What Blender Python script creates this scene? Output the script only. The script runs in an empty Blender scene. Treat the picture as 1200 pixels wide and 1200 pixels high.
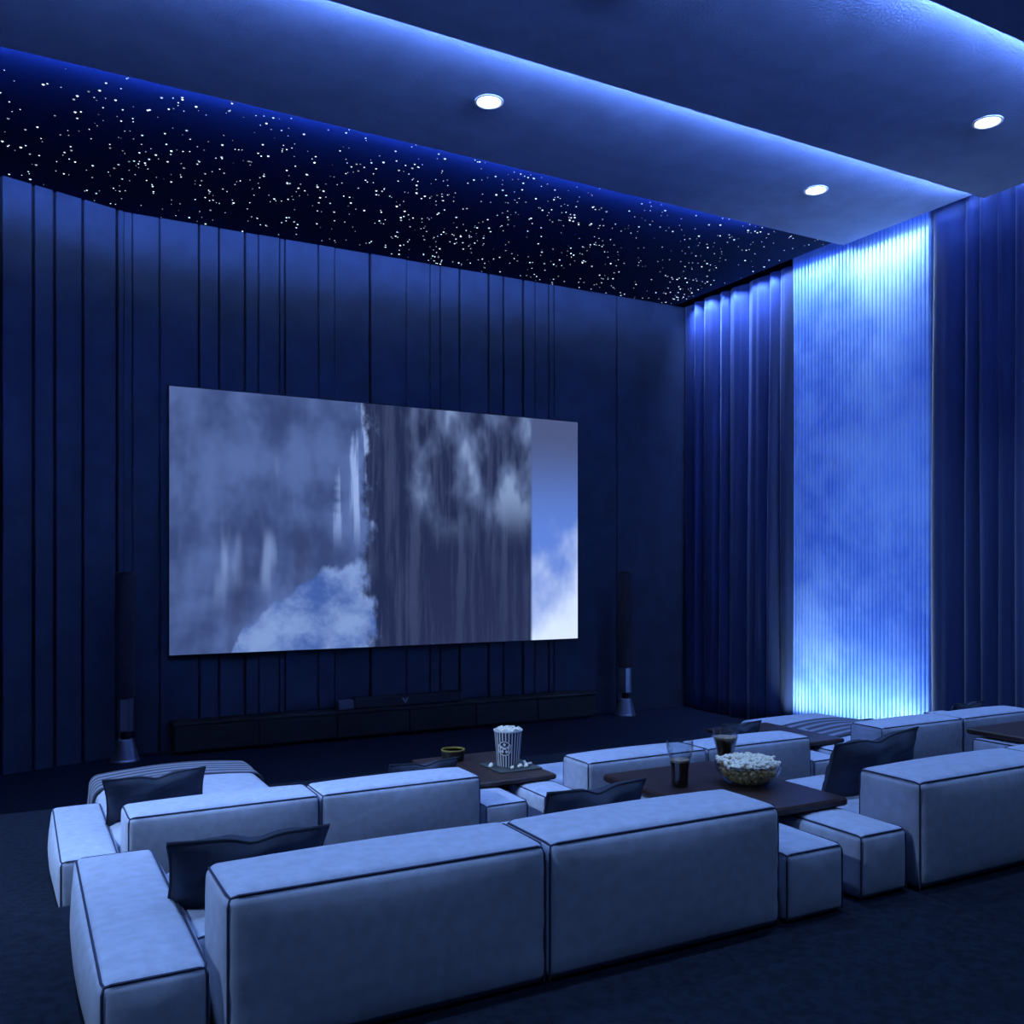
import bpy, math, random
from mathutils import Vector

# ------------------------------------------------------------------ units
# layout numbers are in camera units (camera at 0,0,0, x right along the screen wall,
# y towards the screen wall, z up); S turns them into metres, Z0 puts the lowest floor at z = 0
S = 0.68
Z0 = 3.0
def W(p):
    return Vector((p[0] * S, p[1] * S, (p[2] + Z0) * S))
rnd = random.Random(7)
scene = bpy.context.scene
COL = scene.collection

# ------------------------------------------------------------------ camera
HEAD = math.atan2(580, 1076)
FPX = 1076.0
HORIZON = 667.0
cam = bpy.data.objects.new('camera', bpy.data.cameras.new('camera'))
COL.objects.link(cam)
cam.data.sensor_width = 36.0
cam.data.lens = 36.0 * FPX / 1200.0
cam.data.shift_y = (HORIZON - 600.0) / 1200.0
cam.data.clip_start = 0.02
cam.location = W((0, 0, 0))
cam.rotation_euler = (math.pi / 2, 0, -HEAD)
scene.camera = cam

def ray(px, py=HORIZON):
    k = (px - 600.0) / FPX
    s, c = math.sin(HEAD), math.cos(HEAD)
    return (s + c * k, c - s * k, (HORIZON - py) / FPX)
def x_on_y(px, y):
    d = ray(px); return d[0] * y / d[1]
def y_on_x(px, x):
    d = ray(px); return d[1] * x / d[0]

# ------------------------------------------------------------------ world, exposure
world = bpy.data.worlds.new('night'); scene.world = world
world.use_nodes = True
world.node_tree.nodes['Background'].inputs[0].default_value = (0.01, 0.02, 0.08, 1)
world.node_tree.nodes['Background'].inputs[1].default_value = 0.2
scene.view_settings.view_transform = 'Standard'
scene.view_settings.look = 'None'
scene.view_settings.gamma = 1.0
scene.view_settings.use_curve_mapping = False
scene.view_settings.exposure = 0.0
DOWN_W = 325.0          # watts of a recessed downlight
COVE_STAR = 1600.0        # strength of the strip that lights the star ceiling
COVE = 700.0             # strength of the strips that light the lower slabs
PANEL_TOP = 25.0       # washers of the glowing panel
PANEL_BOT = 27.0
PANEL_GLOW = 0.30
CURTAIN_W = 50.0

# ------------------------------------------------------------------ node helpers
class N:
    """tiny arithmetic on node sockets"""
    def __init__(s, nt, sock): s.nt = nt; s.s = sock
    def _m(s, op, *a, clamp=False):
        n = s.nt.nodes.new('ShaderNodeMath'); n.operation = op; n.use_clamp = clamp
        for i, v in enumerate((s,) + a):
            if isinstance(v, N): s.nt.links.new(v.s, n.inputs[i])
            else: n.inputs[i].default_value = v
        return N(s.nt, n.outputs[0])
    def __add__(s, o): return s._m('ADD', o)
    def __sub__(s, o): return s._m('SUBTRACT', o)
    def __mul__(s, o): return s._m('MULTIPLY', o)
    def __rsub__(s, o): return (s * -1.0) + o
    __radd__ = __add__; __rmul__ = __mul__
    def pw(s, e): return s._m('POWER', e)
    def sin(s): return s._m('SINE')
    def abs(s): return s._m('ABSOLUTE')
    def mx(s, o): return s._m('MAXIMUM', o)
    def step(s, a, b):
        n = s.nt.nodes.new('ShaderNodeMapRange'); n.interpolation_type = 'SMOOTHSTEP'
        s.nt.links.new(s.s, n.inputs[0]); n.inputs[1].default_value = a; n.inputs[2].default_value = b
        n.inputs[3].default_value = 0; n.inputs[4].default_value = 1
        if a > b:
            n.inputs[1].default_value = b; n.inputs[2].default_value = a
            n.inputs[3].default_value = 1; n.inputs[4].default_value = 0
        return N(s.nt, n.outputs[0])
def coords(nt, kind='Object'):
    n = nt.nodes.new('ShaderNodeTexCoord'); return n.outputs[kind]
def scaled(nt, sock, sc):
    n = nt.nodes.new('ShaderNodeMapping'); nt.links.new(sock, n.inputs[0]); n.inputs['Scale'].default_value = sc
    return n.outputs[0]
def noise(nt, sock, scale, detail=4, rough=0.55):
    n = nt.nodes.new('ShaderNodeTexNoise'); nt.links.new(sock, n.inputs['Vector'])
    n.inputs['Scale'].default_value = scale; n.inputs['Detail'].default_value = detail
    n.inputs['Roughness'].default_value = rough
    return N(nt, n.outputs['Fac'])
def mixc(nt, f, a, b):
    n = nt.nodes.new('ShaderNodeMix'); n.data_type = 'RGBA'
    if isinstance(f, N): nt.links.new(f.s, n.inputs[0])
    else: n.inputs[0].default_value = f
    for i, v in ((6, a), (7, b)):
        if isinstance(v, tuple): n.inputs[i].default_value = (*v, 1)
        else: nt.links.new(v, n.inputs[i])
    return n.outputs[2]
def xyz(nt, sock):
    n = nt.nodes.new('ShaderNodeSeparateXYZ'); nt.links.new(sock, n.inputs[0])
    return [N(nt, o) for o in n.outputs]

MATS = {}
def mat(name, col, rough=0.6, var=0.0, vscale=6.0, bump=0.0, bscale=80.0, metal=0.0, spec=0.5, sheen=0.0, stretch=(1, 1, 1), col2=None):
    m = bpy.data.materials.new(name); m.use_nodes = True
    nt = m.node_tree; b = nt.nodes['Principled BSDF']
    b.inputs['Roughness'].default_value = rough; b.inputs['Metallic'].default_value = metal
    b.inputs['Specular IOR Level'].default_value = spec
    if sheen:
        b.inputs['Sheen Weight'].default_value = sheen; b.inputs['Sheen Roughness'].default_value = 0.4
    c = scaled(nt, coords(nt), stretch)
    if var or col2:
        f = noise(nt, c, vscale).step(0.3, 0.7)
        hi = col2 or tuple(v * (1 + var) for v in col)
        lo = tuple(v * (1 - var) for v in col) if not col2 else col
        nt.links.new(mixc(nt, f, lo, hi), b.inputs['Base Color'])
    else:
        b.inputs['Base Color'].default_value = (*col, 1)
    if bump:
        bn = nt.nodes.new('ShaderNodeBump'); bn.inputs['Strength'].default_value = bump
        bn.inputs['Distance'].default_value = 0.01
        nt.links.new(noise(nt, c, bscale, 3).s, bn.inputs['Height'])
        nt.links.new(bn.outputs[0], b.inputs['Normal'])
    MATS[name] = m; return m
def glow(name, col, strength):
    m = bpy.data.materials.new(name); m.use_nodes = True
    nt = m.node_tree; nt.nodes.remove(nt.nodes['Principled BSDF'])
    e = nt.nodes.new('ShaderNodeEmission'); e.inputs[0].default_value = (*col, 1); e.inputs[1].default_value = strength
    nt.links.new(e.outputs[0], nt.nodes['Material Output'].inputs[0])
    MATS[name] = m; return m

mat('carpet', (0.009, 0.0135, 0.026), 0.95, 0.3, 30, 0.6, 260, spec=0.1)
mat('wall_fabric', (0.040, 0.053, 0.078), 0.7, 0.12, 3, 0.15, 200, spec=0.25)
mat('wall_joint', (0.006, 0.008, 0.02), 0.9)
mat('wall_plain', (0.03, 0.04, 0.1), 0.8, 0.1, 2, 0.15, 120, spec=0.2)
mat('plaster', (0.20, 0.26, 0.45), 0.75, 0.08, 3, 0.6, 45, spec=0.25)
mat('star_cloth', (0.008, 0.017, 0.052), 0.95, spec=0.05)
mat('velvet', (0.034, 0.052, 0.135), 0.75, 0.15, 5, 0.2, 150, spec=0.2, sheen=0.25, stretch=(1, 1, 0.08))
mat('fabric', (0.42, 0.47, 0.62), 0.85, 0.08, 22, 0.22, 620, spec=0.2, sheen=0.15)
mat('piping', (0.03, 0.04, 0.09), 0.8)
mat('cushion_cloth', (0.035, 0.045, 0.075), 0.8, 0.2, 8, 0.3, 240, spec=0.2)
mat('cushion_seam', (0.02, 0.026, 0.045), 0.8)
mat('walnut', (0.034, 0.016, 0.013), 0.42, 0.35, 5, 0.12, 60, stretch=(8, 1, 1))
mat('dark_wood', (0.02, 0.019, 0.017), 0.5, 0.3, 4, 0.1, 50, stretch=(1, 1, 8))
mat('black_metal', (0.02, 0.02, 0.024), 0.4, metal=0.3)
mat('speaker_cloth', (0.03, 0.026, 0.035), 0.85, 0.3, 60, 0.5, 400)
mat('silver', (0.42, 0.44, 0.5), 0.35, metal=0.8)
mat('grey_metal', (0.16, 0.17, 0.2), 0.45, metal=0.4)
mat('white_paint', (0.75, 0.77, 0.8), 0.5)
mat('popcorn', (0.82, 0.76, 0.62), 0.8, bump=0.5, bscale=60, col2=(0.9, 0.88, 0.82), vscale=30)
mat('popcorn_butter', (0.62, 0.42, 0.12), 0.7, bump=0.5, bscale=60, col2=(0.8, 0.66, 0.35), vscale=30)
mat('cola', (0.012, 0.006, 0.004), 0.05)
mat('cola_foam', (0.30, 0.22, 0.15), 0.7, 0.3, 60)
mat('paper_white', (0.8, 0.8, 0.82), 0.6)
mat('paper_dark', (0.03, 0.035, 0.06), 0.6)
mat('amber_glass', (0.30, 0.24, 0.06), 0.2)
mat('dark_ceramic', (0.02, 0.02, 0.02), 0.3)
mat('tray', (0.05, 0.06, 0.06), 0.5, 0.2, 20)
glow('lamp_lens', (0.85, 0.92, 1.0), 7.0)
glow('star_point', (0.62, 0.78, 1.0), 2.6)
def star_brightness():
    nt = MATS['star_point'].node_tree; e = [n for n in nt.nodes if n.type == 'EMISSION'][0]
    f = noise(nt, coords(nt), 9.0, 2).step(0.3, 0.7)
    nt.links.new((f * 2.6 + 0.25).s, e.inputs[1])
star_brightness()
glow('led_star', (0.08, 0.2, 1.0), COVE_STAR)
glow('led_slab', (0.24, 0.42, 1.0), COVE)

def glass(name):
    """thin walled glass: clear, with a fresnel reflection"""
    m = bpy.data.materials.new(name); m.use_nodes = True
    nt = m.node_tree; nt.nodes.remove(nt.nodes['Principled BSDF'])
    t = nt.nodes.new('ShaderNodeBsdfTransparent'); t.inputs[0].default_value = (0.93, 0.95, 0.97, 1)
    g = nt.nodes.new('ShaderNodeBsdfGlossy'); g.inputs['Roughness'].default_value = 0.03
    f = nt.nodes.new('ShaderNodeLayerWeight'); f.inputs[0].default_value = 0.5
    fac = N(nt, f.outputs['Facing']).pw(2.5) * 0.7 + 0.07
    mx = nt.nodes.new('ShaderNodeMixShader')
    nt.links.new(fac.s, mx.inputs[0]); nt.links.new(t.outputs[0], mx.inputs[1]); nt.links.new(g.outputs[0], mx.inputs[2])
    nt.links.new(mx.outputs[0], nt.nodes['Material Output'].inputs[0])
    MATS[name] = m
glass('clear_glass')

def panel_material(name, strength, tint=1.0):
    """slatted light panel: blue cloud print lit from behind"""
    m = bpy.data.materials.new(name); m.use_nodes = True
    nt = m.node_tree; b = nt.nodes['Principled BSDF']
    g = nt.nodes.new('ShaderNodeNewGeometry')
    n = noise(nt, g.outputs['Position'], 0.75, 5, 0.6).step(0.35, 0.68)
    n2 = noise(nt, g.outputs['Position'], 3.0, 4, 0.6).step(0.3, 0.75)
    f = n * 0.75 + n2 * 0.25
    c = mixc(nt, f, (0.018 * tint, 0.07 * tint, 0.66 * tint), (0.07 * tint, 0.2 * tint, 0.9 * tint))
    nt.links.new(c, b.inputs['Emission Color']); b.inputs['Emission Strength'].default_value = strength
    nt.links.new(mixc(nt, f, (0.14, 0.28, 0.7), (0.36, 0.52, 0.85)), b.inputs['Base Color'])
    b.inputs['Roughness'].default_value = 0.6
    MATS[name] = m
panel_material('panel_slat', PANEL_GLOW)
panel_material('panel_back', PANEL_GLOW * 0.3)

def stripes_material():
    m = bpy.data.materials.new('striped_throw'); m.use_nodes = True
    nt = m.node_tree; b = nt.nodes['Principled BSDF']
    x, y, z = xyz(nt, coords(nt, 'UV'))
    s = (y * (2 * math.pi * 5.5)).sin()
    s2 = (y * (2 * math.pi * 16.5) + 0.6).sin()
    f = (s + s2 * 0.5).step(-0.55, -0.25)
    nt.links.new(mixc(nt, f, (0.22, 0.25, 0.34), (0.035, 0.042, 0.075)), b.inputs['Base Color'])
    b.inputs['Roughness'].default_value = 0.9; b.inputs['Sheen Weight'].default_value = 0.15
    bn = nt.nodes.new('ShaderNodeBump'); bn.inputs['Strength'].default_value = 0.4; bn.inputs['Distance'].default_value = 0.005
    nt.links.new(noise(nt, coords(nt), 200, 3).s, bn.inputs['Height']); nt.links.new(bn.outputs[0], b.inputs['Normal'])
    MATS['striped_throw'] = m
stripes_material()

def bucket_material():
    m = bpy.data.materials.new('bucket_print'); m.use_nodes = True
    nt = m.node_tree; b = nt.nodes['Principled BSDF']
    x, y, z = xyz(nt, coords(nt))
    a = y._m('ARCTAN2', x)
    f = (a * 26.0).sin().step(-0.5, -0.3)
    nt.links.new(mixc(nt, f, (0.78, 0.8, 0.85), (0.02, 0.025, 0.05)), b.inputs['Base Color'])
    b.inputs['Roughness'].default_value = 0.5
    MATS['bucket_print'] = m
bucket_material()

def screen_material():
    """a generic misty night forest: mound on the left, dark hanging vines, bright mist on the right"""
    m = bpy.data.materials.new('screen_picture'); m.use_nodes = True
    nt = m.node_tree; nt.nodes.remove(nt.nodes['Principled BSDF'])
    g = coords(nt, 'Generated')
    u, _, v = xyz(nt, g)
    big = noise(nt, scaled(nt, g, (5, 1, 2.2)), 1.6, 3)
    fine = noise(nt, scaled(nt, g, (60, 1, 4)), 1.0, 4)
    vine = noise(nt, scaled(nt, g, (34, 1, 1.3)), 1.0, 5, 0.65)
    wob = noise(nt, scaled(nt, g, (2, 1, 4)), 2.0, 3)
    # blurred forest
    c = mixc(nt, big.step(0.32, 0.68), (0.032, 0.055, 0.160), (0.080, 0.130, 0.33))
    streak = noise(nt, scaled(nt, g, (16, 1, 1.6)), 1.0, 2).step(0.56, 0.74) * v.step(0.12, 0.35) * v.step(0.85, 0.6)
    c = mixc(nt, streak * 0.7, c, (0.21, 0.31, 0.60))
    dark = noise(nt, scaled(nt, g, (9, 1, 1.2)), 1.3, 3).step(0.55, 0.75)
    c = mixc(nt, dark * 0.55, c, (0.03, 0.04, 0.11))
    # mound
    du = u - 0.43
    rough = noise(nt, scaled(nt, g, (9, 1, 3)), 1.2, 5, 0.6)
    top = (du * du * -3.9) + 0.36 + (rough - 0.5) * 0.22
    dm = top - v
    md = noise(nt, scaled(nt, g, (6, 1, 4)), 1.4, 5, 0.6)
    mc = mixc(nt, md.step(0.35, 0.68), (0.045, 0.10, 0.34), (0.19, 0.29, 0.58))
    c = mixc(nt, dm.step(0.0, 0.03), c, mc)
    # pale hanging strands beside the dark mass
    fu = u + v * -0.13 + (wob - 0.5) * 0.08
    fr = fu.step(0.27, 0.30) * fu.step(0.40, 0.37) * v.step(0.38, 0.6)
    strand = noise(nt, scaled(nt, g, (46, 1, 2.0)), 1.0, 3, 0.5)
    c = mixc(nt, fr * 0.45, c, (0.10, 0.17, 0.42))
    c = mixc(nt, fr * strand.step(0.48, 0.60) * 0.8, c, (0.30, 0.42, 0.76))
    # dark thicket
    lo = u + (rough - 0.5) * 0.2
    dk = lo.step(0.42, 0.45) * u.step(0.868, 0.858)
    patch = noise(nt, scaled(nt, g, (8, 1, 2.2)), 1.3, 3, 0.5)
    dc = mixc(nt, vine.step(0.42, 0.62), (0.014, 0.022, 0.070), (0.036, 0.050, 0.125))
    dc = mixc(nt, patch.step(0.40, 0.60) * v.step(0.38, 0.75) * lo.step(0.50, 0.58) * 0.85, dc, (0.12, 0.18, 0.36))
    dc = mixc(nt, patch.step(0.54, 0.64) * v.step(0.45, 0.7) * lo.step(0.50, 0.58) * 0.7, dc, (0.24, 0.34, 0.56))
    dc = mixc(nt, v.step(0.5, 0.1) * 0.5 * lo.step(0.5, 0.6), dc, (0.022, 0.03, 0.085))
    c = mixc(nt, dk, c, dc)
    # bright mist at the right edge
    mist = (v * -1.0 + 0.52 + (u - 0.93) * 1.2 + (big - 0.5) * 0.8).step(0.0, 0.5)
    rc = mixc(nt, v.step(0.95, 0.45), (0.065, 0.09, 0.21), (0.10, 0.20, 0.62))
    rc = mixc(nt, mist, rc, (0.62, 0.74, 0.98))
    c = mixc(nt, u.step(0.858, 0.868), c, rc)
    e = nt.nodes.new('ShaderNodeEmission'); nt.links.new(c, e.inputs[0]); e.inputs[1].default_value = 1.15
    nt.links.new(e.outputs[0], nt.nodes['Material Output'].inputs[0])
    MATS['screen_picture'] = m
screen_material()

# ------------------------------------------------------------------ mesh helpers
class MB:
    def __init__(s): s.v = []; s.f = []; s.uv = None
    def add(s, vs, fs):
        o = len(s.v); s.v += [tuple(p) for p in vs]; s.f += [tuple(i + o for i in q) for q in fs]; return s
    def box(s, x0, x1, y0, y1, z0, z1):
        return s.add([(x, y, z) for z in (z0, z1) for y in (y0, y1) for x in (x0, x1)],
                     [(0, 2, 3, 1), (4, 5, 7, 6), (0, 1, 5, 4), (2, 6, 7, 3), (0, 4, 6, 2), (1, 3, 7, 5)])
    def chamfer(s, x0, x1, y0, y1, z0, z1, c):
        """box with chamfered edges all round the top and the four uprights"""
        def ring(d, z): 
            a, b, e, f = x0 + d, x1 - d, y0 + d, y1 - d
            return [(a + c, e, z), (b - c, e, z), (b, e + c, z), (b, f - c, z), (b - c, f, z), (a + c, f, z), (a, f - c, z), (a, e + c, z)]
        r = [ring(c, z0), ring(0, z0 + c), ring(0, z1 - c), ring(c, z1)]
        vs = sum(r, []); fs = [tuple(range(7, -1, -1)), tuple(24 + i for i in range(8))]
        for k in range(3):
            for i in range(8):
                j = (i + 1) % 8; fs.append((k * 8 + i, k * 8 + j, k * 8 + 8 + j, k * 8 + 8 + i))
        return s.add(vs, fs)
    def lathe(s, prof, n=32, cx=0, cy=0):
        vs = []; fs = []
        for r, z in prof:
            for i in range(n):
                a = 2 * math.pi * i / n; vs.append((cx + r * math.cos(a), cy + r * math.sin(a), z))
        for k in range(len(prof) - 1):
            for i in range(n):
                j = (i + 1) % n; fs.append((k * n + i, k * n + j, k * n + n + j, k * n + n + i))
        if prof[0][0] > 1e-6: fs.append(tuple(range(n - 1, -1, -1)))
        if prof[-1][0] > 1e-6: fs.append(tuple((len(prof) - 1) * n + i for i in range(n)))
        return s.add(vs, fs)
    def tube(s, path, r, n=6):
        P = [Vector(p) for p in path]; vs = []; fs = []
        up = Vector((0.13, 0.21, 0.97))
        for i, p in enumerate(P):
            t = (P[min(i + 1, len(P) - 1)] - P[max(i - 1, 0)]).normalized()
            q = up if abs(t.dot(up)) < 0.9 else Vector((1, 0.1, 0))
            a = t.cross(q).normalized(); b = t.cross(a)
            for k in range(n):
                w = 2 * math.pi * k / n; vs.append(p + (a * math.cos(w) + b * math.sin(w)) * r)
        for i in range(len(P) - 1):
            for k in range(n):
                j = (k + 1) % n; fs.append((i * n + k, i * n + j, i * n + n + j, i * n + n + k))
        fs.append(tuple(range(n - 1, -1, -1))); fs.append(tuple((len(P) - 1) * n + k for k in range(n)))
        return s.add(vs, fs)
    def soft(s, x0, x1, y0, y1, z0, z1, r=0.035, bulge=(0.02, 0.02, 0.015), seed=0, wrinkle=0.0, step=0.06):
        """upholstered block: rounded edges, faces that belly out, creases beside the uprights"""
        R = random.Random(seed); ph = [R.uniform(0, 6.28) for _ in range(8)]
        lo = (x0, y0, z0); L = (x1 - x0, y1 - y0, z1 - z0)
        ax = []
        for l in L:
            n = max(2, int((l - 2 * r) / step))
            ax.append([0, r * 0.28, r * 0.6] + [r + (l - 2 * r) * i / n for i in range(n + 1)] + [l - r * 0.6, l - r * 0.28, l])
        nn = [len(a) - 1 for a in ax]; idx = {}; vs = []; fs = []
        def vert(i, j, k):
            key = (i, j, k)
            if key in idx: return idx[key]
            p = [ax[0][i], ax[1][j], ax[2][k]]
            c = [min(max(p[a], r), L[a] - r) for a in range(3)]
            d = Vector([p[a] - c[a] for a in range(3)])
            q = Vector(c) + (d.normalized() * r if d.length > 1e-9 else d)
            t = [2 * p[a] / L[a] - 1 for a in range(3)]
            for a in range(3):
                b, e = (a + 1) % 3, (a + 2) % 3
                q[a] += bulge[a] * math.copysign(abs(t[a]) ** 4, t[a]) * (1 - t[b] ** 2) ** 0.8 * (1 - t[e] ** 2) ** 0.8
            if wrinkle:
                w = math.sin(p[2] * 62 + ph[0] + 2 * math.sin(p[2] * 17 + ph[1])) * wrinkle
                ex = math.exp(-min(p[0], L[0] - p[0]) / 0.15) * (1 - abs(t[2]) ** 6)
                q[1] += math.copysign(w, t[1]) * ex * abs(t[1]) ** 8
            idx[key] = len(vs); vs.append((q[0] + lo[0], q[1] + lo[1], q[2] + lo[2])); return idx[key]
        for i in range(nn[0]):
            for j in range(nn[1]):
                fs.append((vert(i, j, 0), vert(i, j + 1, 0), vert(i + 1, j + 1, 0), vert(i + 1, j, 0)))
                fs.append((vert(i, j, nn[2]), vert(i + 1, j, nn[2]), vert(i + 1, j + 1, nn[2]), vert(i, j + 1, nn[2])))
            for k in range(nn[2]):
                fs.append((vert(i, 0, k), vert(i + 1, 0, k), vert(i + 1, 0, k + 1), vert(i, 0, k + 1)))
                fs.append((vert(i, nn[1], k), vert(i, nn[1], k + 1), vert(i + 1, nn[1], k + 1), vert(i + 1, nn[1], k)))
        for j in range(nn[1]):
            for k in range(nn[2]):
                fs.append((vert(0, j, k), vert(0, j, k + 1), vert(0, j + 1, k + 1), vert(0, j + 1, k)))
                fs.append((vert(nn[0], j, k), vert(nn[0], j + 1, k), vert(nn[0], j + 1, k + 1), vert(nn[0], j, k + 1)))
        return s.add(vs, fs)
    def pipe_edges(s, x0, x1, y0, y1, z0, z1, r=0.035, t=0.0055):
        e = r * (1 - 0.7071) - 0.004
        c3 = r * (1 - 0.577)
        X = (x0, x1); Y = (y0, y1); g = lambda a, b, d: (a + d, b - d)
        xe, ye, ze = g(x0, x1, e), g(y0, y1, e), g(z0, z1, e)
        for y in ye: s.tube([(x0 + r, y, ze[1]), ((x0 + x1) / 2, y, ze[1]), (x1 - r, y, ze[1])], t)
        for x in xe: s.tube([(x, y0 + r, ze[1]), (x, (y0 + y1) / 2, ze[1]), (x, y1 - r, ze[1])], t)
        xc, yc = g(x0, x1, c3), g(y0, y1, c3)
        for i in (0, 1):
            for j in (0, 1):
                zc = z1 - c3; sx = 1 if i == 0 else -1; sy = 1 if j == 0 else -1
                s.tube([(xe[i], ye[j], z0 + 0.01), (xe[i], ye[j], z1 - r), (xc[i], yc[j], zc)], t)
                s.tube([(xc[i], yc[j], zc), (X[i] + sx * r, ye[j], ze[1])], t)
                s.tube([(xc[i], yc[j], zc), (xe[i], Y[j] + sy * r, ze[1])], t)
        return s
    def build(s, name, m, parent=None, loc=(0, 0, 0), smooth=False, rot=None):
        me = bpy.data.meshes.new(name)
        me.from_pydata([(x * S, y * S, z * S) for x, y, z in s.v], [], s.f)
        if s.uv:
            l = me.uv_layers.new(name='UVMap')
            for p in me.polygons:
                for li in p.loop_indices: l.data[li].uv = s.uv[me.loops[li].vertex_index]
        me.materials.append(MATS[m])
        if smooth: me.polygons.foreach_set('use_smooth', [True] * len(me.polygons))
        me.update()
        o = bpy.data.objects.new(name, me); COL.objects.link(o)
        if parent is None: o.location = W(loc)
        else: o.parent = parent; o.location = Vector(loc) * S
        if rot: o.rotation_euler = rot
        return o

def tag(o, label=None, cat=None, group=None, kind=None):
    if label: o['label'] = label
    if cat: o['category'] = cat
    if group: o['group'] = group
    if kind: o['kind'] = kind
    return o
def thing(name, loc, label, cat, group=None, rotz=0.0):
    o = bpy.data.objects.new(name, None); COL.objects.link(o); o.empty_display_size = 0.1
    o.location = W(loc); o.rotation_euler = (0, 0, rotz)
    return tag(o, label, cat, group)
def struct(name, mb, m, label=None):
    # origin at the base corner of the piece
    x = min(p[0] for p in mb.v); y = min(p[1] for p in mb.v); z = min(p[2] for p in mb.v)
    mb.v = [(p[0] - x, p[1] - y, p[2] - z) for p in mb.v]
    o = mb.build(name, m, None, (x, y, z)); o['kind'] = 'structure'
    if label: o['label'] = label
    return o
def child(name, mb, m, parent, smooth=False):
    """mb holds layout coordinates; make them local to the parent"""
    l = parent.location.copy(); q = parent.parent
    while q is not None: l += q.location; q = q.parent
    ox, oy, oz = l.x / S, l.y / S, l.z / S - Z0
    mb.v = [(p[0] - ox, p[1] - oy, p[2] - oz) for p in mb.v]
    return mb.build(name, m, parent, (0, 0, 0), smooth)

# ------------------------------------------------------------------ the room
XL, XR, YF, YB = -7.0, 13.1, 16.0, -6.0
XW = -1.8                                     # where the canted wing meets the set-forward part of the front wall
Z_STAR, Z_B, Z_C, Z_D = 5.74, 5.62, 5.50, 5.38
E_B, E_C, E_D = 11.30, 8.66, 5.77            # front edges of the three lowered slabs
F_LOW, F_MID, F_TOP = -3.0, -2.452, -1.90    # the three floor levels
TIER_MID, TIER_TOP = 10.5, 5.75
CHAN = 12.35                                  # a sunk light channel runs along the right wall
struct('floor', MB().box(XL, XR, TIER_TOP, YF, F_LOW - 0.2, F_LOW), 'carpet', 'dark navy carpet in front of the screen wall')
struct('floor_tier_1', MB().box(XL, CHAN, TIER_TOP, TIER_MID, F_LOW, F_MID), 'carpet', 'dark carpeted tier carrying the front row of sofas')
struct('floor_tier_2', MB().box(XL, XR, YB, TIER_TOP, F_LOW - 0.2, F_TOP), 'carpet', 'dark carpeted tier carrying the near row of sofas')
struct('wall_left', MB().box(XL - 0.2, XL, YB - 0.2, YF + 0.2, F_LOW - 0.2, 6.6), 'wall_plain')
struct('wall_right', MB().box(XR, XR + 0.2, YB - 0.2, YF + 0.2, F_LOW - 0.2, 6.6), 'wall_plain')
struct('wall_back', MB().box(XL, XR, YB - 0.2, YB, F_LOW - 0.2, 6.6), 'wall_plain')
wall_front = struct('wall_front', MB().box(XL, XR, YF, YF + 0.2, F_LOW - 0.2, 6.6), 'wall_joint', 'navy board-clad wall behind the screen')
struct('ceiling', MB().box(XL, XR, YB, YF, 6.4, 6.6), 'wall_plain')

# boards of the front wall: joints read off the photograph, converted to metres along the wall
BT = 0.06
def board(parent, x0, x1, gap0, gap1, deep=BT, name='wall_board'):
    a, b, c = x0 + gap0, x1 - gap1, 0.012
    y1, y0 = YF, YF - deep
    vs = [(x, y, z) for z in (F_LOW, Z_STAR) for x, y in ((a, y1), (a, y0 + c), (a + c, y0), (b - c, y0), (b, y0 + c), (b, y1))]
    fs = [(i, (i + 1) % 6, 6 + (i + 1) % 6, 6 + i) for i in range(6)] + [(5, 4, 3, 2, 1, 0), (6, 7, 8, 9, 10, 11)]
    return child(name, MB().add(vs, fs), 'wall_fabric', parent)
joints = [(145, 0), (155, .5), (187, .6), (233, 1), (256.5, 1), (287, 1.2), (303, .4), (327.5, .6), (334, .6), (373, .5), (392, .3), (433.5, 1.3),
          (476, .4), (504, .4), (516, .6), (538.5, 1), (572.5, 1.4), (590, 1.2), (613, 1.6), (627, .4), (643, .7), (649, .7), (723, 1), (803, 0)]
YFRONT = YF - BT
jx = [(x_on_y(p, YFRONT), w * 0.013) for p, w in joints]
jx[-1] = (XR, 0)
for (a, ga), (b, gb) in zip(jx, jx[1:]):
    board(wall_front, a, b, ga, gb, BT + rnd.choice((0, 0.006, 0.012)))
# canted wing at the left end of the front wall
X_W = jx[0][0]
SL = 0.366
wv = lambda x: YF - 0.02 - SL * (X_W - x)
wing = struct('wall_front_wing', MB().add([(XW, YF, F_LOW), (X_W, YF, F_LOW), (X_W, wv(X_W), F_LOW), (XW, wv(XW), F_LOW),
                                           (XW, YF, Z_STAR), (X_W, YF, Z_STAR), (X_W, wv(X_W), Z_STAR), (XW, wv(XW), Z_STAR)],
                                          [(0, 3, 2, 1), (4, 5, 6, 7), (0, 1, 5, 4), (2, 3, 7, 6), (1, 2, 6, 5), (3, 0, 4, 7)]), 'wall_joint', 'canted board-clad wing wall left of the screen')
struct('wall_front_return', MB().box(XL, XW, wv(XW) - 0.06, YF, F_LOW, Z_STAR), 'wall_fabric')
def wing_x(px):
    d = ray(px)      # y = YF-.08-SL*(X_W-x)
    t = (YF - 0.08 - SL * X_W) / (d[1] - SL * d[0]); return d[0] * t
wx = [XW, wing_x(-60), wing_x(-30), wing_x(1), wing_x(39), wing_x(64), wing_x(97), wing_x(137), X_W]
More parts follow.
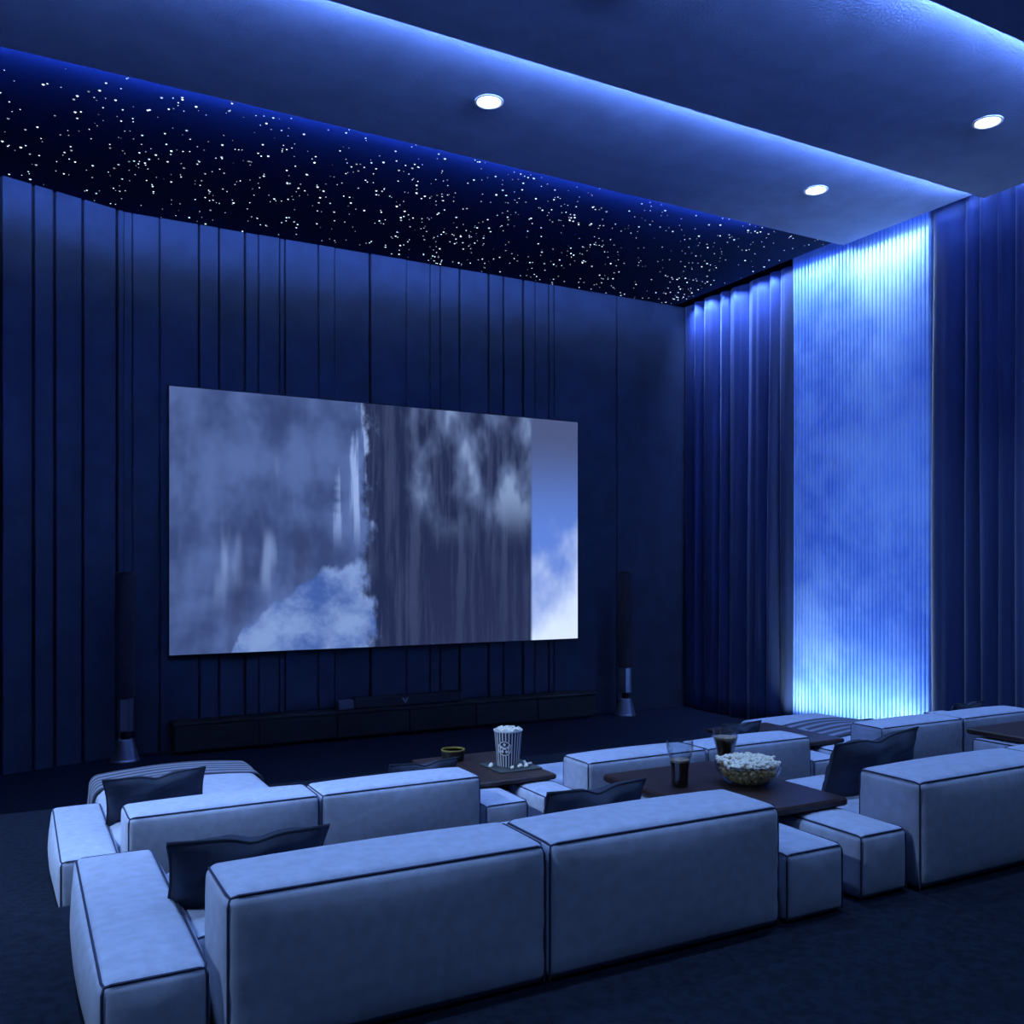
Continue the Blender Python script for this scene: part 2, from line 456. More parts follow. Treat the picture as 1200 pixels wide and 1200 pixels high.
for a, b in zip(wx, wx[1:]):
    g = 0.02; p0 = a + g; p1 = b - (g if b < X_W else 0); th = 0.06
    vs = [(x, wv(x) - d, z) for z in (F_LOW, Z_STAR) for x, d in ((p0, 0), (p0, th - .012), (p0 + .012, th), (p1 - .012, th), (p1, th - .012), (p1, 0))]
    child('wall_board', MB().add(vs, [(i, (i + 1) % 6, 6 + (i + 1) % 6, 6 + i) for i in range(6)] + [(5, 4, 3, 2, 1, 0), (6, 7, 8, 9, 10, 11)]), 'wall_fabric', wing)

# ------------------------------------------------------------------ ceilings and coves
SLOT = 12.62                                  # the ceilings stop short of the right wall, leaving a light slot
star = struct('ceiling_star', MB().box(XL, SLOT, E_B - 0.35, YF, Z_STAR, Z_STAR + 0.05), 'star_cloth', 'black star ceiling with fibre optic points in front of the screen')
def slab(name, z, y0, y1, label):
    o = struct(name, MB().box(XL, SLOT, y0, y1, z, z + 0.035), 'plaster', label)
    return o
slab_b = slab('ceiling_slab_1', Z_B, E_C - 0.35, E_B, 'blue lit ceiling slab next to the star ceiling')
slab_c = slab('ceiling_slab_2', Z_C, E_D - 0.35, E_C, 'middle lowered ceiling slab with cove edge')
slab_d = slab('ceiling_slab_3', Z_D, YB, E_D, 'nearest and darkest ceiling slab')
for par, z, e, m in ((slab_b, Z_B, E_B, 'led_star'), (slab_c, Z_C, E_C, 'led_slab'), (slab_d, Z_D, E_D, 'led_slab')):
    child('led_strip', MB().box(XL + 0.05, 10.9 if par is slab_b else SLOT - 0.1, e - 0.12, e - 0.09, z + 0.037, z + 0.052), m, par)
# star points: a few pixels each, uncountable specks
st = MB(); R = random.Random(11)
def star_at(x, y, r):
    vs = [(x + r * math.cos(i * math.pi / 3), y + r * math.sin(i * math.pi / 3), Z_STAR - 0.001) for i in range(6)] + [(x, y, Z_STAR - r * 0.8)]
    st.add(vs, [(i, 6, (i + 1) % 6) for i in range(6)])
for i in range(1300):
    if i % 5 == 0: cx, cy = R.uniform(-2.5, SLOT), R.uniform(E_B + 0.05, YF - 0.1)
    if R.random() < 0.45:
        x, y = cx + R.gauss(0, 0.22), cy + R.gauss(0, 0.22)
    else: x, y = R.uniform(-2.5, SLOT - 0.05), R.uniform(E_B + 0.05, YF - 0.1)
    if not (XL < x < SLOT - 0.05 and E_B < y < YF - 0.1): continue
    star_at(x, y, R.choice((0.006, 0.008, 0.009, 0.010, 0.012, 0.015, 0.018)))
o = child('star_lights', st, 'star_point', star); o['kind'] = 'stuff'; o['label'] = 'scattered tiny white star points'

# ------------------------------------------------------------------ recessed downlights
def downlight(x, y, z, label, group='recessed ceiling downlights', power=1.0, cone=86, aim=None, col=(0.27, 0.49, 1.0)):
    t = thing('downlight', (x, y, z), label, 'downlight', group)
    MB().lathe([(0.175, 0), (0.175, -0.012), (0.15, -0.016), (0.138, 0.0)], 32).build('trim_ring', 'white_paint', t)
    MB().lathe([(0.138, -0.003), (0.10, -0.010), (0.0, -0.013)], 32).build('lens', 'lamp_lens', t)
    l = bpy.data.lights.new('beam', 'SPOT'); l.energy = DOWN_W * power; l.color = col
    l.spot_size = math.radians(cone); l.spot_blend = 0.85; l.shadow_soft_size = 0.09
    b = bpy.data.objects.new('beam', l); COL.objects.link(b); b.parent = t; b.location = (0, 0, -0.03)
    if aim: b.rotation_euler = (Vector(aim) - Vector((x, y, z))).to_track_quat('-Z', 'Y').to_euler()
    return t
downlight(4.99, 9.84, Z_B, 'round recessed downlight above the middle of the screen')
downlight(10.42, 9.84, Z_B, 'round recessed downlight on the slab beside the glowing panel')
downlight(10.5, 7.16, Z_C, 'round recessed downlight at the far right edge of the picture')
unseen = 'round recessed downlight in the ceiling outside the picture'
downlight(-0.43, 9.84, Z_B, unseen)
for x in (-0.43, 4.99): downlight(x, 7.16, Z_C, unseen)
for x in (-0.43, 4.99, 10.42): downlight(x, 4.2, Z_D, unseen)
for x in (-0.43, 4.99, 10.42): downlight(x, 0.6, Z_D, unseen, power=0.85)
# the row over the left aisle is swivelled towards the sofas
for y, z, aim, p in ((9.84, Z_B, (0.6, 8.6, -2.0), 3.6), (7.16, Z_C, (0.6, 8.0, -2.0), 4.2), (4.2, Z_D, (1.0, 4.8, -1.5), 2.4)):
    downlight(-5.85, y, z, unseen, power=p, cone=46, aim=aim, col=(0.45, 0.66, 1.0))

# ------------------------------------------------------------------ right wall: glowing slatted panel, washers, curtains
XP = 12.90
P0, P1 = y_on_x(1089, XP), y_on_x(928, XP)
panel = thing('slatted_light_panel', (XP + 0.1, (P0 + P1) / 2, F_LOW), 'tall glowing blue panel of narrow vertical slats between two dark curtains', 'light panel')
child('backing', MB().box(XP + 0.04, XR - 0.004, P0, P1, F_LOW, 6.1), 'panel_back', panel)
NS = 37; pit = (P1 - P0) / NS
for i in range(NS):
    a = P0 + i * pit
    vs = [(x, y, z) for z in (F_LOW, 6.1) for x, y in ((XP + 0.045, a + pit * .14), (XP + 0.045, a + pit * .86), (XP + .012, a + pit * .86), (XP, a + pit * .72), (XP, a + pit * .28), (XP + .012, a + pit * .14))]
    child('slat', MB().add(vs, [(i2, (i2 + 1) % 6, 6 + (i2 + 1) % 6, 6 + i2) for i2 in range(6)] + [(5, 4, 3, 2, 1, 0), (6, 7, 8, 9, 10, 11)]), 'panel_slat', panel)
def washer(name, x, y0, y1, z, ry, watts, col, width=0.05, spread=80, label=None):
    t = thing(name, (x, (y0 + y1) / 2, z), label, 'light')
    h0, h1 = (0.012, 0.04) if abs(ry) < 1.5 else (-0.04, -0.012)      # the housing sits behind the light
    MB().box(-0.03, 0.03, -(y1 - y0) / 2, (y1 - y0) / 2, h0, h1).build('housing', 'black_metal', t)
    l = bpy.data.lights.new('beam', 'AREA'); l.shape = 'RECTANGLE'; l.size = width * S; l.size_y = (y1 - y0) * S
    l.energy = watts; l.color = col; l.spread = math.radians(spread)
    o = bpy.data.objects.new('beam', l); COL.objects.link(o); o.parent = t; o.location = (0, 0, 0); o.rotation_euler = (0, ry, 0)
    return t
# area lights shine along local -Z; ry turns that towards the wall (+x) and up or down
washer('led_washer', SLOT + 0.04, E_B, P1 - 0.02, Z_STAR + 0.10, math.radians(-14), PANEL_TOP * 0.45, (0.58, 0.82, 1.0), label='hidden washer bar above the panel in the star ceiling slot')
washer('led_washer', SLOT + 0.04, P0 + 0.02, E_B, Z_B + 0.12, math.radians(-14), PANEL_TOP * 0.55, (0.58, 0.82, 1.0), label='hidden washer bar above the panel in the slab slot')
washer('led_washer', 12.58, P0 + 0.05, P1 - 0.05, F_LOW + 0.05, math.radians(-166), PANEL_BOT, (0.58, 0.84, 1.0), label='floor washer bar at the foot of the glowing panel')
washer('led_washer', SLOT + 0.04, P1 + 0.1, YF - 0.35, Z_STAR + 0.03, math.radians(-14), CURTAIN_W, (0.16, 0.30, 1.0), width=0.03, label='washer bar above the curtain beside the screen wall')
washer('led_washer', SLOT + 0.04, 5.0, P0 - 0.1, Z_B + 0.1, math.radians(-14), CURTAIN_W * 0.15, (0.10, 0.22, 1.0), width=0.03, label='washer bar above the curtain at the right edge')

def curtain(name, creases, z0s, label, seed, flip=False):
    """irregular soft pleats: each runs from crease to crease and bellies into the room"""
    R = random.Random(seed); prof = []
    for a, b in zip(creases, creases[1:]):
        w = b - a; d = min(0.30, 0.16 + 0.2 * w) * R.uniform(0.85, 1.1); n = max(8, int(w / 0.035))
        sub = R.choice((1, 2, 2, 3)); ph = R.uniform(0, 6)
        for i in range(n):
            t = i / n
            x = d * (math.sin(math.pi * t) ** 0.42) * (0.82 + 0.18 * math.cos(3 * t + ph)) + 0.018 * math.sin(sub * 2 * math.pi * t + ph) * math.sin(math.pi * t)
            prof.append((a + w * t, x))
    prof.append((creases[-1], 0))
    nz = 26; mb = MB(); n = len(prof); vs = []; fs = []
    ztop = Z_STAR - 0.01
    for k in range(nz + 1):
        f = k / nz
        for i, (y, x) in enumerate(prof):
            z1 = ztop if y > E_B else (Z_B + 0.3)
            z = z0s + (z1 - z0s) * f
            a = 1.0 - 0.25 * f + 0.06 * math.sin(3.1 * f + y * 2)
            vs.append((12.99 - x * a + 0.02 * math.sin(f * 2.2 + y * 1.7), y + 0.012 * math.sin(f * 5 + y * 9), z))
    for k in range(nz):
        for i in range(n - 1):
            fs.append((k * n + i, k * n + i + 1, (k + 1) * n + i + 1, (k + 1) * n + i))
    mb.add(vs, fs)
    c = (12.85, (creases[0] + creases[-1]) / 2, z0s)
    mb.v = [(p[0] - c[0], p[1] - c[1], p[2] - c[2]) for p in mb.v]
    o = mb.build(name, 'velvet', None, c, True)
    m = o.modifiers.new('thickness', 'SOLIDIFY'); m.thickness = 0.012
    return tag(o, label, 'curtain', 'dark velvet curtains on the right wall')
cl = sorted([y_on_x(p, 12.85) for p in (928.5, 913, 900, 874.6, 853.6, 842, 822, 813)] + [YF - 0.08])
curtain('curtain', cl, F_LOW + 0.01, 'dark navy velvet curtain between the screen wall and the glowing panel', 3)
cr = [y_on_x(p, 12.85) for p in (1090.5, 1128, 1146, 1166, 1185)]
y = cr[-1]; R = random.Random(5)
while y > 6.0: y -= R.uniform(0.3, 0.6); cr.append(y)
curtain('curtain', sorted(cr), F_LOW + 0.01, 'dark navy velvet curtain right of the glowing panel', 9)

# ------------------------------------------------------------------ screen, console, soundbar, speakers
YS = YF - BT - 0.10
sx0, sx1 = x_on_y(198.5, YS), x_on_y(677, YS)
dv = lambda px, py, y: ray(px, py)[2] * y / ray(px, py)[1]
sz0 = (dv(198, 768, YS) + dv(677, 748, YS)) / 2
sz1 = (dv(199, 452, YS) + dv(677, 495, YS)) / 2
scr = thing('projection_screen', ((sx0 + sx1) / 2, YS, sz0), 'large lit cinema screen hung on the navy board wall', 'screen')
child('frame', MB().box(sx0 - 0.02, sx1 + 0.02, YS + 0.004, YF - BT - 0.014, sz0 - 0.02, sz1 + 0.02), 'black_metal', scr)
child('display', MB().box(sx0, sx1, YS, YS + 0.004, sz0, sz1), 'screen_picture', scr)

YC = 15.50
cx0, cx1 = x_on_y(204, YC), x_on_y(698, YC)
con = thing('media_console', ((cx0 + cx1) / 2, YC + 0.2, F_LOW), 'long low black media console under the screen', 'console')
child('body', MB().box(cx0, cx1, YC + 0.03, YF - 0.08, F_LOW + 0.05, -2.53), 'dark_wood', con)
child('top', MB().chamfer(cx0 - 0.02, cx1 + 0.02, YC - 0.01, YF - 0.08, -2.53, -2.48, 0.01), 'dark_wood', con)
child('plinth', MB().box(cx0 + 0.1, cx1 - 0.1, YC + 0.08, YF - 0.12, F_LOW, F_LOW + 0.05), 'black_metal', con)
for i in range(6):
    a = cx0 + (cx1 - cx0) * i / 6; b = cx0 + (cx1 - cx0) * (i + 1) / 6
    child('door', MB().chamfer(a + 0.012, b - 0.012, YC, YC + 0.03, F_LOW + 0.06, -2.54, 0.008), 'dark_wood', con)

bx0, bx1 = x_on_y(396, 15.62), x_on_y(541, 15.62)
bar = thing('soundbar', ((bx0 + bx1) / 2, 15.7, -2.48), 'slim black soundbar on the media console', 'soundbar')
child('body', MB().chamfer(bx0 + 0.3, bx1 - 0.02, 15.60, 15.80, -2.48, -2.29, 0.02), 'speaker_cloth', bar)
child('end_cap', MB().chamfer(bx0, bx0 + 0.30, 15.61, 15.79, -2.48, -2.31, 0.02), 'grey_metal', bar)
child('end_cap', MB().chamfer(bx1 - 0.02, bx1 + 0.02, 15.61, 15.79, -2.47, -2.30, 0.015), 'grey_metal', bar)
xm = x_on_y(475, 15.6)
bd = MB().add([(xm - .07, 15.597, -2.33), (xm - .03, 15.597, -2.33), (xm, 15.597, -2.38), (xm + .03, 15.597, -2.33), (xm + .07, 15.597, -2.33), (xm, 15.597, -2.44),
               (xm - .07, 15.602, -2.33), (xm - .03, 15.602, -2.33), (xm, 15.602, -2.38), (xm + .03, 15.602, -2.33), (xm + .07, 15.602, -2.33), (xm, 15.602, -2.44)],
              [(0, 5, 2, 1), (2, 5, 4, 3), (6, 7, 8, 11), (8, 9, 10, 11), (0, 6, 11, 5), (5, 11, 10, 4)])
child('badge', bd, 'silver', bar)

def speaker(px, label):
    x = x_on_y(px, 15.5)
    t = thing('floor_speaker', (x, 15.5, F_LOW), label, 'speaker', 'tall column speakers beside the screen')
    MB().lathe([(0.215, 0), (0.215, 0.02), (0.20, 0.05), (0.125, 0.33), (0.11, 0.35)], 40).build('base', 'silver', t, smooth=False)
    MB().lathe([(0.075, 0.34), (0.075, 0.47)], 24).build('collar', 'black_metal', t)
    MB().lathe([(0.125, 0.47), (0.125, 0.99)], 32).build('neck', 'grey_metal', t)
    MB().box(-0.085, 0.02, -0.132, -0.10, 0.49, 0.97).build('chrome_strip', 'silver', t)
    MB().lathe([(0.14, 0.99), (0.145, 1.01), (0.145, 2.88), (0.14, 2.90)], 32).build('column', 'speaker_cloth', t)
    MB().lathe([(0.14, 2.90), (0.14, 2.94), (0.12, 2.96), (0.0, 2.96)], 32).build('cap', 'black_metal', t)
    return t
speaker(147, 'tall slender black column speaker at the left of the screen')
speaker(733, 'tall slender black column speaker at the right of the screen, by the curtain')

# ------------------------------------------------------------------ sofas
ROW1, ROW2 = 3.62, 7.20
def sofa(x0, y, fl, label, chaise=None, seed=0):
    """x0: left edge of the backrests; y: rear face (towards the camera); fl: floor"""
    t = thing('modular_sofa', (x0 + 1.44, y + 0.3, fl), label, 'sofa', 'low modular sofas in two rows')
    def block(name, x, X, yy, Y, h, z=0.0, bulge=(0.02, 0.02, 0.015), r=0.035, wr=0.0, pipe=True, k=0):
        b = child(name, MB().soft(x, X, yy, Y, fl + z, fl + h, r, bulge, seed * 31 + k, wr), 'fabric', t, True)
        if pipe: child('piping', MB().pipe_edges(x, X, yy, Y, fl + z, fl + h, r), 'piping', b)
        return b
    for i in (0, 1):
        a = x0 + i * 1.44
        block('backrest', a + 0.004, a + 1.436, y, y + 0.46, 0.646, 0.002, (0.014, 0.035, 0.028), 0.05, 0.009, k=i)
    block('armrest', x0 - 0.435, x0 - 0.045, y + 0.05, y + 1.75, 0.375, 0.002, (0.05, 0.02, 0.02), 0.04, k=3)
    block('armrest', x0 + 2.92, x0 + 3.35, y + 0.0, y + 1.72, 0.375, 0.002, (0.015, 0.02, 0.02), 0.04, k=4)
    for i in (0, 1):
        a = x0 + i * 1.44 + (-0.04 if i == 0 else 0.0); b = x0 + (i + 1) * 1.44 + (0.035 if i else 0)
        if chaise and i == 0:
            block('chaise', a, b, y + 0.465, chaise, 0.40, 0.002, (0.03, 0.06, 0.05), 0.10, pipe=False, k=5 + i)
        else:
            block('seat_cushion', a, b - 0.005, y + 0.465, y + 1.44, 0.335, 0.002, (0.008, 0.03, 0.025), 0.05, k=5 + i)
    return t
PITCH = 3.98
sofa(0.70, ROW1, F_TOP, 'nearest pale blue grey sofa, its broad backrests filling the lower left', None, 1)
sofa(0.70 + PITCH, ROW1, F_TOP, 'pale blue grey sofa cut off by the right edge in the near row', None, 2)
sofa(0.70 + 2 * PITCH, ROW1, F_TOP, 'near row sofa almost wholly beyond the right edge, behind the cut off table', None, 3)
sofa(0.70, ROW2, F_MID, 'front row sofa at the left with a chaise under a striped throw', 10.05, 4)
sofa(0.70 + PITCH, ROW2, F_MID, 'front row sofa in the middle, behind the glasses and the popcorn bowl', None, 5)
sofa(0.70 + 2 * PITCH, ROW2, F_MID, 'front row sofa at the right below the glowing panel', 9.55, 6)

# wooden tables laid across the armrests of neighbouring sofas
def table(x, y, fl, label):
    t = thing('side_table', (x + 0.5, y + 0.65, fl), label, 'table', 'dark wooden tables bridging the sofa armrests')
    MB().chamfer(-0.5, 0.5, -0.65, 0.65, 0.398, 0.450, 0.012).build('tabletop', 'walnut', t)
    MB().box(-0.075, 0.075, -0.45, 0.55, 0.0, 0.398).build('pedestal', 'dark_wood', t)
    return t
TZ = 0.450
table(3.65, ROW1 + 0.50, F_TOP, 'dark walnut table carrying two glasses and the popcorn bowl')
table(3.65 + PITCH, ROW1 + 0.50, F_TOP, 'dark walnut table cut off by the right edge of the picture')
table(3.65, ROW2 + 0.50, F_MID, 'dark walnut table carrying the striped popcorn bucket')
table(3.65 + PITCH, ROW2 + 0.50, F_MID, 'dark walnut table end showing left of the chaise below the glowing panel')

# ------------------------------------------------------------------ cushions
def cushion(x, y, z, w, h, th, tilt, yaw, roll, label, seed):
    """x, y, z: middle of the top edge; the cushion leans back (towards the camera) by tilt"""
    R = random.Random(seed); n = 22; mb = MB(); ph = [R.uniform(0, 6.28) for _ in range(4)]
    vs = []; fs = []
    def pt(u, v, side):
        e = (1 - abs(u) ** 3.2) * (1 - abs(v) ** 3.2)
        t = th * max(e, 0) ** 0.55
        pinch = 1 - 0.07 * (1 - v * v) * abs(u) ** 2
        pin2 = 1 - 0.07 * (1 - u * u) * abs(v) ** 2
        crease = 0.018 * math.sin(7 * u + 3 * v + ph[0]) * e + 0.014 * math.sin(11 * v - 5 * u + ph[1]) * e
        dent = 0.04 * math.exp(-((u - 0.05) / 0.22) ** 2) * max(0, v) ** 2
        return (u * w / 2 * pinch, side * (t + crease) , (v * h / 2 * pin2) - h / 2 - dent)
    for s in (1, -1):
        o = len(vs)
        for j in range(n + 1):
            for i in range(n + 1): vs.append(pt(2 * i / n - 1, 2 * j / n - 1, s))
        for j in range(n):
            for i in range(n):
                q = (o + j * (n + 1) + i, o + j * (n + 1) + i + 1, o + (j + 1) * (n + 1) + i + 1, o + (j + 1) * (n + 1) + i)
                fs.append(q if s < 0 else q[::-1])
    mb.add(vs, fs)
    t = thing('throw_cushion', (x, y, z), label, 'cushion', 'dark throw cushions on the sofas')
    t.rotation_euler = (tilt, roll, yaw)
    mb.build('cover', 'cushion_cloth', t, smooth=True)
    path = [pt(2 * i / n - 1, -1, 0) for i in range(n + 1)] + [pt(1, 2 * i / n - 1, 0) for i in range(1, n + 1)] + \
           [pt(1 - 2 * i / n, 1, 0) for i in range(1, n + 1)] + [pt(-1, 1 - 2 * i / n, 0) for i in range(1, n + 1)]
    MB().tube(path, 0.007).build('piping', 'cushion_seam', t)
    return t
rd = math.radians
cushion(0.94, 4.26, -1.21, 0.72, 0.52, 0.085, rd(32), rd(-4), 0, 'dark cushion wedged between the left armrest and backrest of the nearest sofa', 1)
cushion(2.84, 4.26, -1.20, 0.68, 0.48, 0.095, rd(22), rd(3), 0, 'dark cushion peeping over the right backrest of the nearest sofa', 2)
cushion(5.28, 4.42, -1.16, 0.94, 0.48, 0.11, rd(18), rd(5), rd(-2), 'dark cushion leaning beside the popcorn bowl on the cut off right sofa', 3)
cushion(0.98, 7.90, -1.65, 0.78, 0.52, 0.085, rd(30), rd(-4), rd(-3), 'dark cushion on the chaise with the striped throw at the left', 4)
cushion(3.32, 7.86, -1.775, 0.70, 0.50, 0.09, rd(24), rd(2), 0, 'dark cushion beside the bucket table, over the left front row backrest', 5)
cushion(7.26, 7.95, -1.74, 0.56, 0.48, 0.10, rd(24), rd(-2), 0, 'dark cushion at the right end of the middle front row sofa', 6)
cushion(11.15, 7.86, -1.77, 0.66, 0.50, 0.09, rd(24), rd(2), 0, 'dark cushion peeping over the backrest below the right curtain', 7)

# ------------------------------------------------------------------ striped throws
def throw(x0, x1, y0, y1, ztop, drop, label, skew=0.0, over=False):
    """blanket across a chaise, hanging over both sides; if over, it also turns down the front end"""
    mb = MB(); R = random.Random(int(x0 * 10)); path = []
    r = 0.10
    def arc(cx, cz, a0, a1): return [(cx + r * math.cos(a), cz + r * math.sin(a)) for a in [a0 + (a1 - a0) * i / 5 for i in range(6)]]
    path = [(x0, ztop - drop + (drop - r) * i / 6) for i in range(6)] + arc(x0 + r, ztop - r, math.pi, math.pi / 2)
    path += [(x0 + r + (x1 - x0 - 2 * r) * i / 14, ztop + 0.045 * math.sin(math.pi * i / 14)) for i in range(1, 14)]
    path += arc(x1 - r, ztop - r, math.pi / 2, 0) + [(x1, ztop - r - (drop - r) * i / 6) for i in range(1, 7)]
    n = 16; vs = []; uv = []
    for i, (x, z) in enumerate(path):
        hang = max(0.0, ztop - z)
        for j in range(n + 1):
            f = j / n; yy = y0 + (y1 - y0) * f + skew * (i / len(path) - 0.5)
            zz = z + 0.008 * math.sin(9 * f + i * 0.5) * (0.3 + 4 * hang)
            xx = x + (-1 if x < (x0 + x1) / 2 else 1) * hang * (0.05 + 0.05 * math.sin(f * 9 + 1))
            if over and f > 0.72 and hang < 0.12:
                zz -= 0.5 * (f - 0.72) ** 2 * 3
            vs.append((xx, yy, zz)); uv.append((i / len(path), f))
    fs = [(i * (n + 1) + j, i * (n + 1) + j + 1, (i + 1) * (n + 1) + j + 1, (i + 1) * (n + 1) + j) for i in range(len(path) - 1) for j in range(n)]
    c = ((x0 + x1) / 2, (y0 + y1) / 2, ztop - drop)
    mb.add([(p[0] - c[0], p[1] - c[1], p[2] - c[2]) for p in vs], fs); mb.uv = uv
    o = mb.build('striped_throw', 'striped_throw', None, c, True)
    m = o.modifiers.new('thickness', 'SOLIDIFY'); m.thickness = 0.012; m.offset = 1.0
    return tag(o, label, 'throw', 'striped throws over the chaises')
throw(0.625, 2.18, 9.33, 9.98, F_MID + 0.415, 0.30, 'striped grey throw over the end of the left chaise')
throw(8.585, 10.135, 7.92, 8.86, F_MID + 0.415, 0.30, 'striped grey throw over the chaise below the glowing panel', 0.1)

# ------------------------------------------------------------------ drinks, popcorn
T1 = F_TOP + TZ; T2 = F_MID + TZ
def drink(x, y, fill, label):
    t = thing('drink_glass', (x, y, T1), label, 'glass', 'tall glasses on the near table')
    out = [(0.055, 0.0), (0.060, 0.006), (0.058, 0.05), (0.060, 0.12), (0.072, 0.19), (0.088, 0.25), (0.090, 0.305)]
    inn = [(r - 0.006, max(z, 0.016)) for r, z in out]
    MB().lathe(out + [(0.087, 0.307)] + inn[::-1] + [(0.0, 0.016)], 32).build('tumbler', 'clear_glass', t, smooth=True)
    def rad(z):
        for (r0, z0), (r1, z1) in zip(inn, inn[1:]):
            if z0 <= z <= z1 and z1 > z0: return r0 + (r1 - r0) * (z - z0) / (z1 - z0)
        return inn[-1][0]
    zs = [0.018] + [fill * i / 6 for i in range(1, 7)]
    MB().lathe([(0.0, 0.018)] + [(rad(z) + 0.0008, z) for z in zs] + [(0.0, fill)], 32).build('cola', 'cola', t, smooth=False)
    MB().lathe([(rad(fill) + 0.0008, fill), (rad(fill + 0.014) + 0.0008, fill + 0.014), (0.0, fill + 0.016)], 32).build('foam', 'cola_foam', t)
    return t
drink(3.90, 4.87, 0.165, 'half full glass of cola nearest the camera on the walnut table')
drink(4.47, 5.07, 0.235, 'nearly full glass of cola behind the popcorn bowl')

KERNEL = []
R = random.Random(21)
ico_v = [(0, 0, 1)] + [(math.cos(a) * .9, math.sin(a) * .9, .3) for a in [i * 2 * math.pi / 5 for i in range(5)]] + \
        [(math.cos(a) * .85, math.sin(a) * .85, -.45) for a in [i * 2 * math.pi / 5 + .6 for i in range(5)]] + [(0, 0, -.9)]
ico_f = [(0, 1 + i, 1 + (i + 1) % 5) for i in range(5)] + [(1 + i, 6 + i, 1 + (i + 1) % 5) for i in range(5)] + \
        [(1 + (i + 1) % 5, 6 + i, 6 + (i + 1) % 5) for i in range(5)] + [(6 + i, 11, 6 + (i + 1) % 5) for i in range(5)]
def kernel(mb, x, y, z, s):
    for lobe in range(3):
        a = R.uniform(0, 6.28); d = 0.55 * s if lobe else 0
        ox, oy, oz = d * math.cos(a), d * math.sin(a), R.uniform(-.3, .5) * s if lobe else 0
        q = s * R.uniform(0.55, 0.85); k = [R.uniform(0.7, 1.2) for _ in ico_v]
        mb.add([(x + ox + v[0] * q * w, y + oy + v[1] * q * w, z + oz + v[2] * q * w) for v, w in zip(ico_v, k)], ico_f)

bowl_x, bowl_y = 4.34, 4.70
bt = thing('popcorn_bowl', (bowl_x, bowl_y, T1), 'clear glass bowl heaped with popcorn on the walnut table', 'bowl')
bo = [(0.10, 0), (0.14, 0.012), (0.185, 0.05), (0.212, 0.10), (0.222, 0.145)]
bi = [(r - 0.007, z + 0.008) for r, z in bo]
MB().lathe(bo + [(0.219, 0.150)] + bi[::-1][1:] + [(0.0, 0.012)], 48).build('glass_shell', 'clear_glass', bt, smooth=True)
butter = MB(); white = MB()
for i in range(420):
    a = R.uniform(0, 6.28); z = R.uniform(0.025, 0.125)
    rr = 0.0
    for (r0, z0), (r1, z1) in zip(bi, bi[1:]):
        if z0 <= z <= z1: rr = r0 + (r1 - r0) * (z - z0) / (z1 - z0)
    rr = max(0.02, rr - 0.024) if rr else 0.08
    rr *= math.sqrt(R.uniform(0.55, 1)); kernel(butter, rr * math.cos(a), rr * math.sin(a), z, 0.016)
for i in range(320):
    a = R.uniform(0, 6.28); rr = 0.20 * math.sqrt(R.random())
    kernel(white, rr * math.cos(a), rr * math.sin(a), 0.140 + 0.030 * (1 - (rr / 0.21) ** 2) + R.uniform(-.012, .018), 0.019)
tag(butter.build('popcorn_heap', 'popcorn_butter', None, (bowl_x, bowl_y, T1)), 'golden buttered popcorn filling the glass bowl', 'popcorn', kind='stuff')
tag(white.build('popcorn_heap', 'popcorn', None, (bowl_x, bowl_y, T1)), 'white popcorn heaped on top in the glass bowl', 'popcorn', kind='stuff')

kx, ky = 4.385, 8.22
bk = thing('popcorn_bucket', (kx, ky, T2), 'striped paper popcorn bucket on the front row table', 'bucket')
MB().lathe([(0.112, 0.014), (0.142, 0.37), (0.137, 0.37), (0.108, 0.022), (0.0, 0.022)], 44).build('paper_cup', 'bucket_print', bk)
MB().lathe([(0.142, 0.362), (0.148, 0.366), (0.148, 0.378), (0.138, 0.378), (0.136, 0.362)], 44).build('rim', 'paper_white', bk)
def decal(mb, r_in, r_out, zc, a_c, n=28, off=0.003):
    vs = []
    for i in range(n):
        w = 2 * math.pi * i / n
        for rr in (r_in, r_out):
            z = zc + rr * math.sin(w); R0 = 0.112 + (0.142 - 0.112) * (z - 0.014) / 0.356 + off
            a = a_c + rr * math.cos(w) / R0
            vs.append((R0 * math.cos(a), R0 * math.sin(a), z))
    mb.add(vs, [(2 * i, 2 * i + 1, (2 * i + 3) % (2 * n), (2 * i + 2) % (2 * n)) for i in range(n)])
A = math.atan2(-ky, -kx) - 0.28
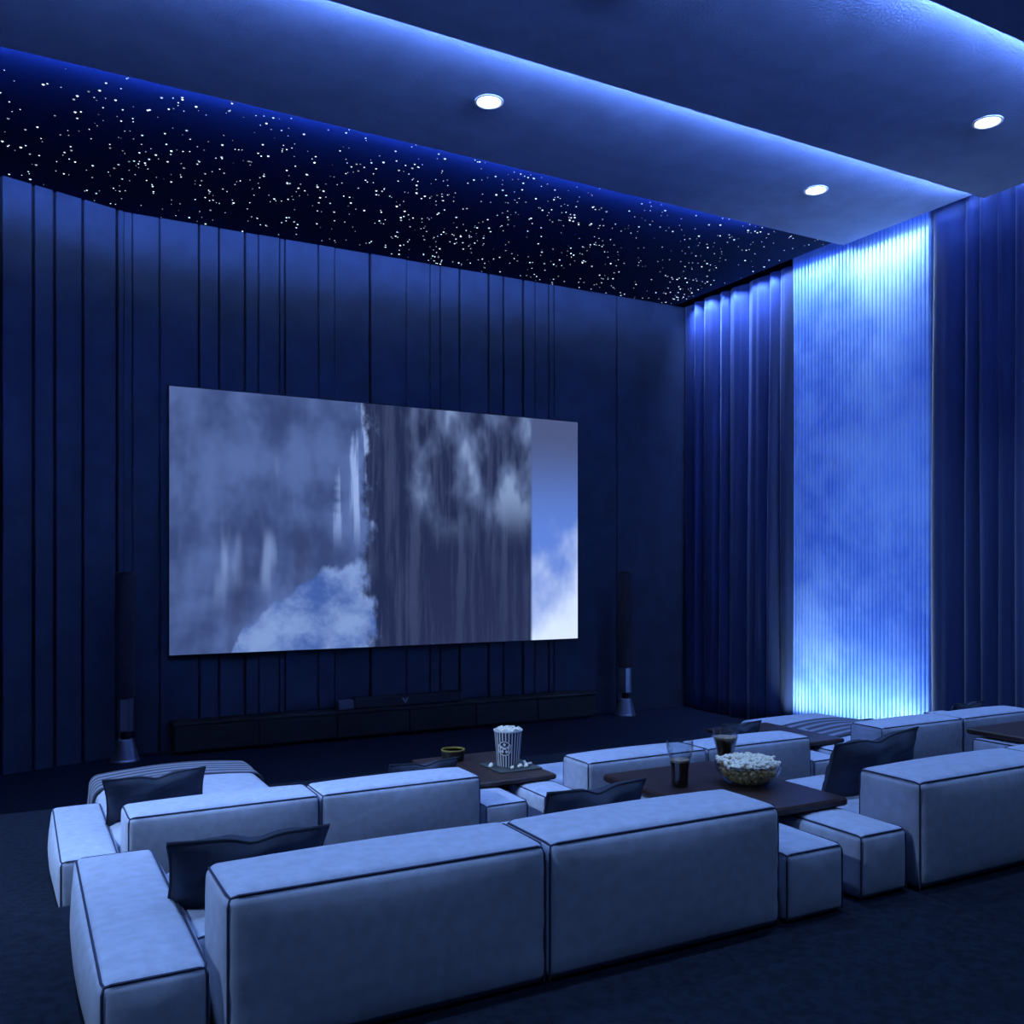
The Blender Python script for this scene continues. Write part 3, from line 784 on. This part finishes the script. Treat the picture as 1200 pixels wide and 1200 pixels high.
em = MB(); decal(em, 0.0005, 0.078, 0.205, A, off=0.002); e1 = em.build('emblem', 'paper_dark', bk)
em = MB(); decal(em, 0.064, 0.074, 0.205, A, off=0.0035); decal(em, 0.0005, 0.013, 0.205, A, off=0.0035)
for i in range(5):
    w = i * 2 * math.pi / 5 + 0.3
    decal(em, 0.0005, 0.015, 0.205 + 0.039 * math.sin(w), A + 0.039 * math.cos(w) / 0.128, 12, 0.0035)
em.build('emblem_print', 'paper_white', e1)
pk = MB()
for i in range(110):
    a = R.uniform(0, 6.28); rr = 0.128 * math.sqrt(R.random())
    kernel(pk, rr * math.cos(a), rr * math.sin(a), 0.366 + 0.022 * (1 - (rr / 0.13) ** 2) + R.uniform(-.008, .012), 0.019)
tag(pk.build('popcorn_heap', 'popcorn', None, (kx, ky, T2)), 'white popcorn topping the striped bucket', 'popcorn', kind='stuff')
tr = thing('serving_tray', (kx + 0.02, ky - 0.02, T2), 'thin dark tray under the striped popcorn bucket', 'tray')
MB().chamfer(-0.24, 0.24, -0.24, 0.24, 0.0, 0.013, 0.006).build('plate', 'tray', tr)
for i, (dx, dy) in enumerate(((-0.20, -0.02), (-0.17, 0.03), (-0.05, -0.19), (0.03, -0.18), (0.07, -0.14), (0.10, -0.19), (0.15, -0.12), (0.17, -0.05), (0.21, -0.09))):
    mb = MB(); kernel(mb, 0, 0, 0, 0.026)
    lift = -min(v[2] for v in mb.v)
    tag(mb.build('popcorn_piece', 'popcorn', None, (kx + dx, ky + dy, T2 + 0.013 + lift)), 'spilled popcorn piece at the foot of the striped bucket', 'popcorn', 'spilled popcorn by the bucket')

cpx, cpy = 4.03, 8.78
cp = thing('snack_cup', (cpx, cpy, T2), 'small dark round cup with an amber rim behind the striped bucket', 'cup')
MB().lathe([(0.08, 0), (0.115, 0.012), (0.125, 0.10), (0.113, 0.10), (0.10, 0.02), (0.0, 0.02)], 32).build('body', 'dark_ceramic', cp)
MB().lathe([(0.125, 0.10), (0.128, 0.108), (0.125, 0.116), (0.115, 0.116), (0.112, 0.10)], 32).build('rim', 'amber_glass', cp)
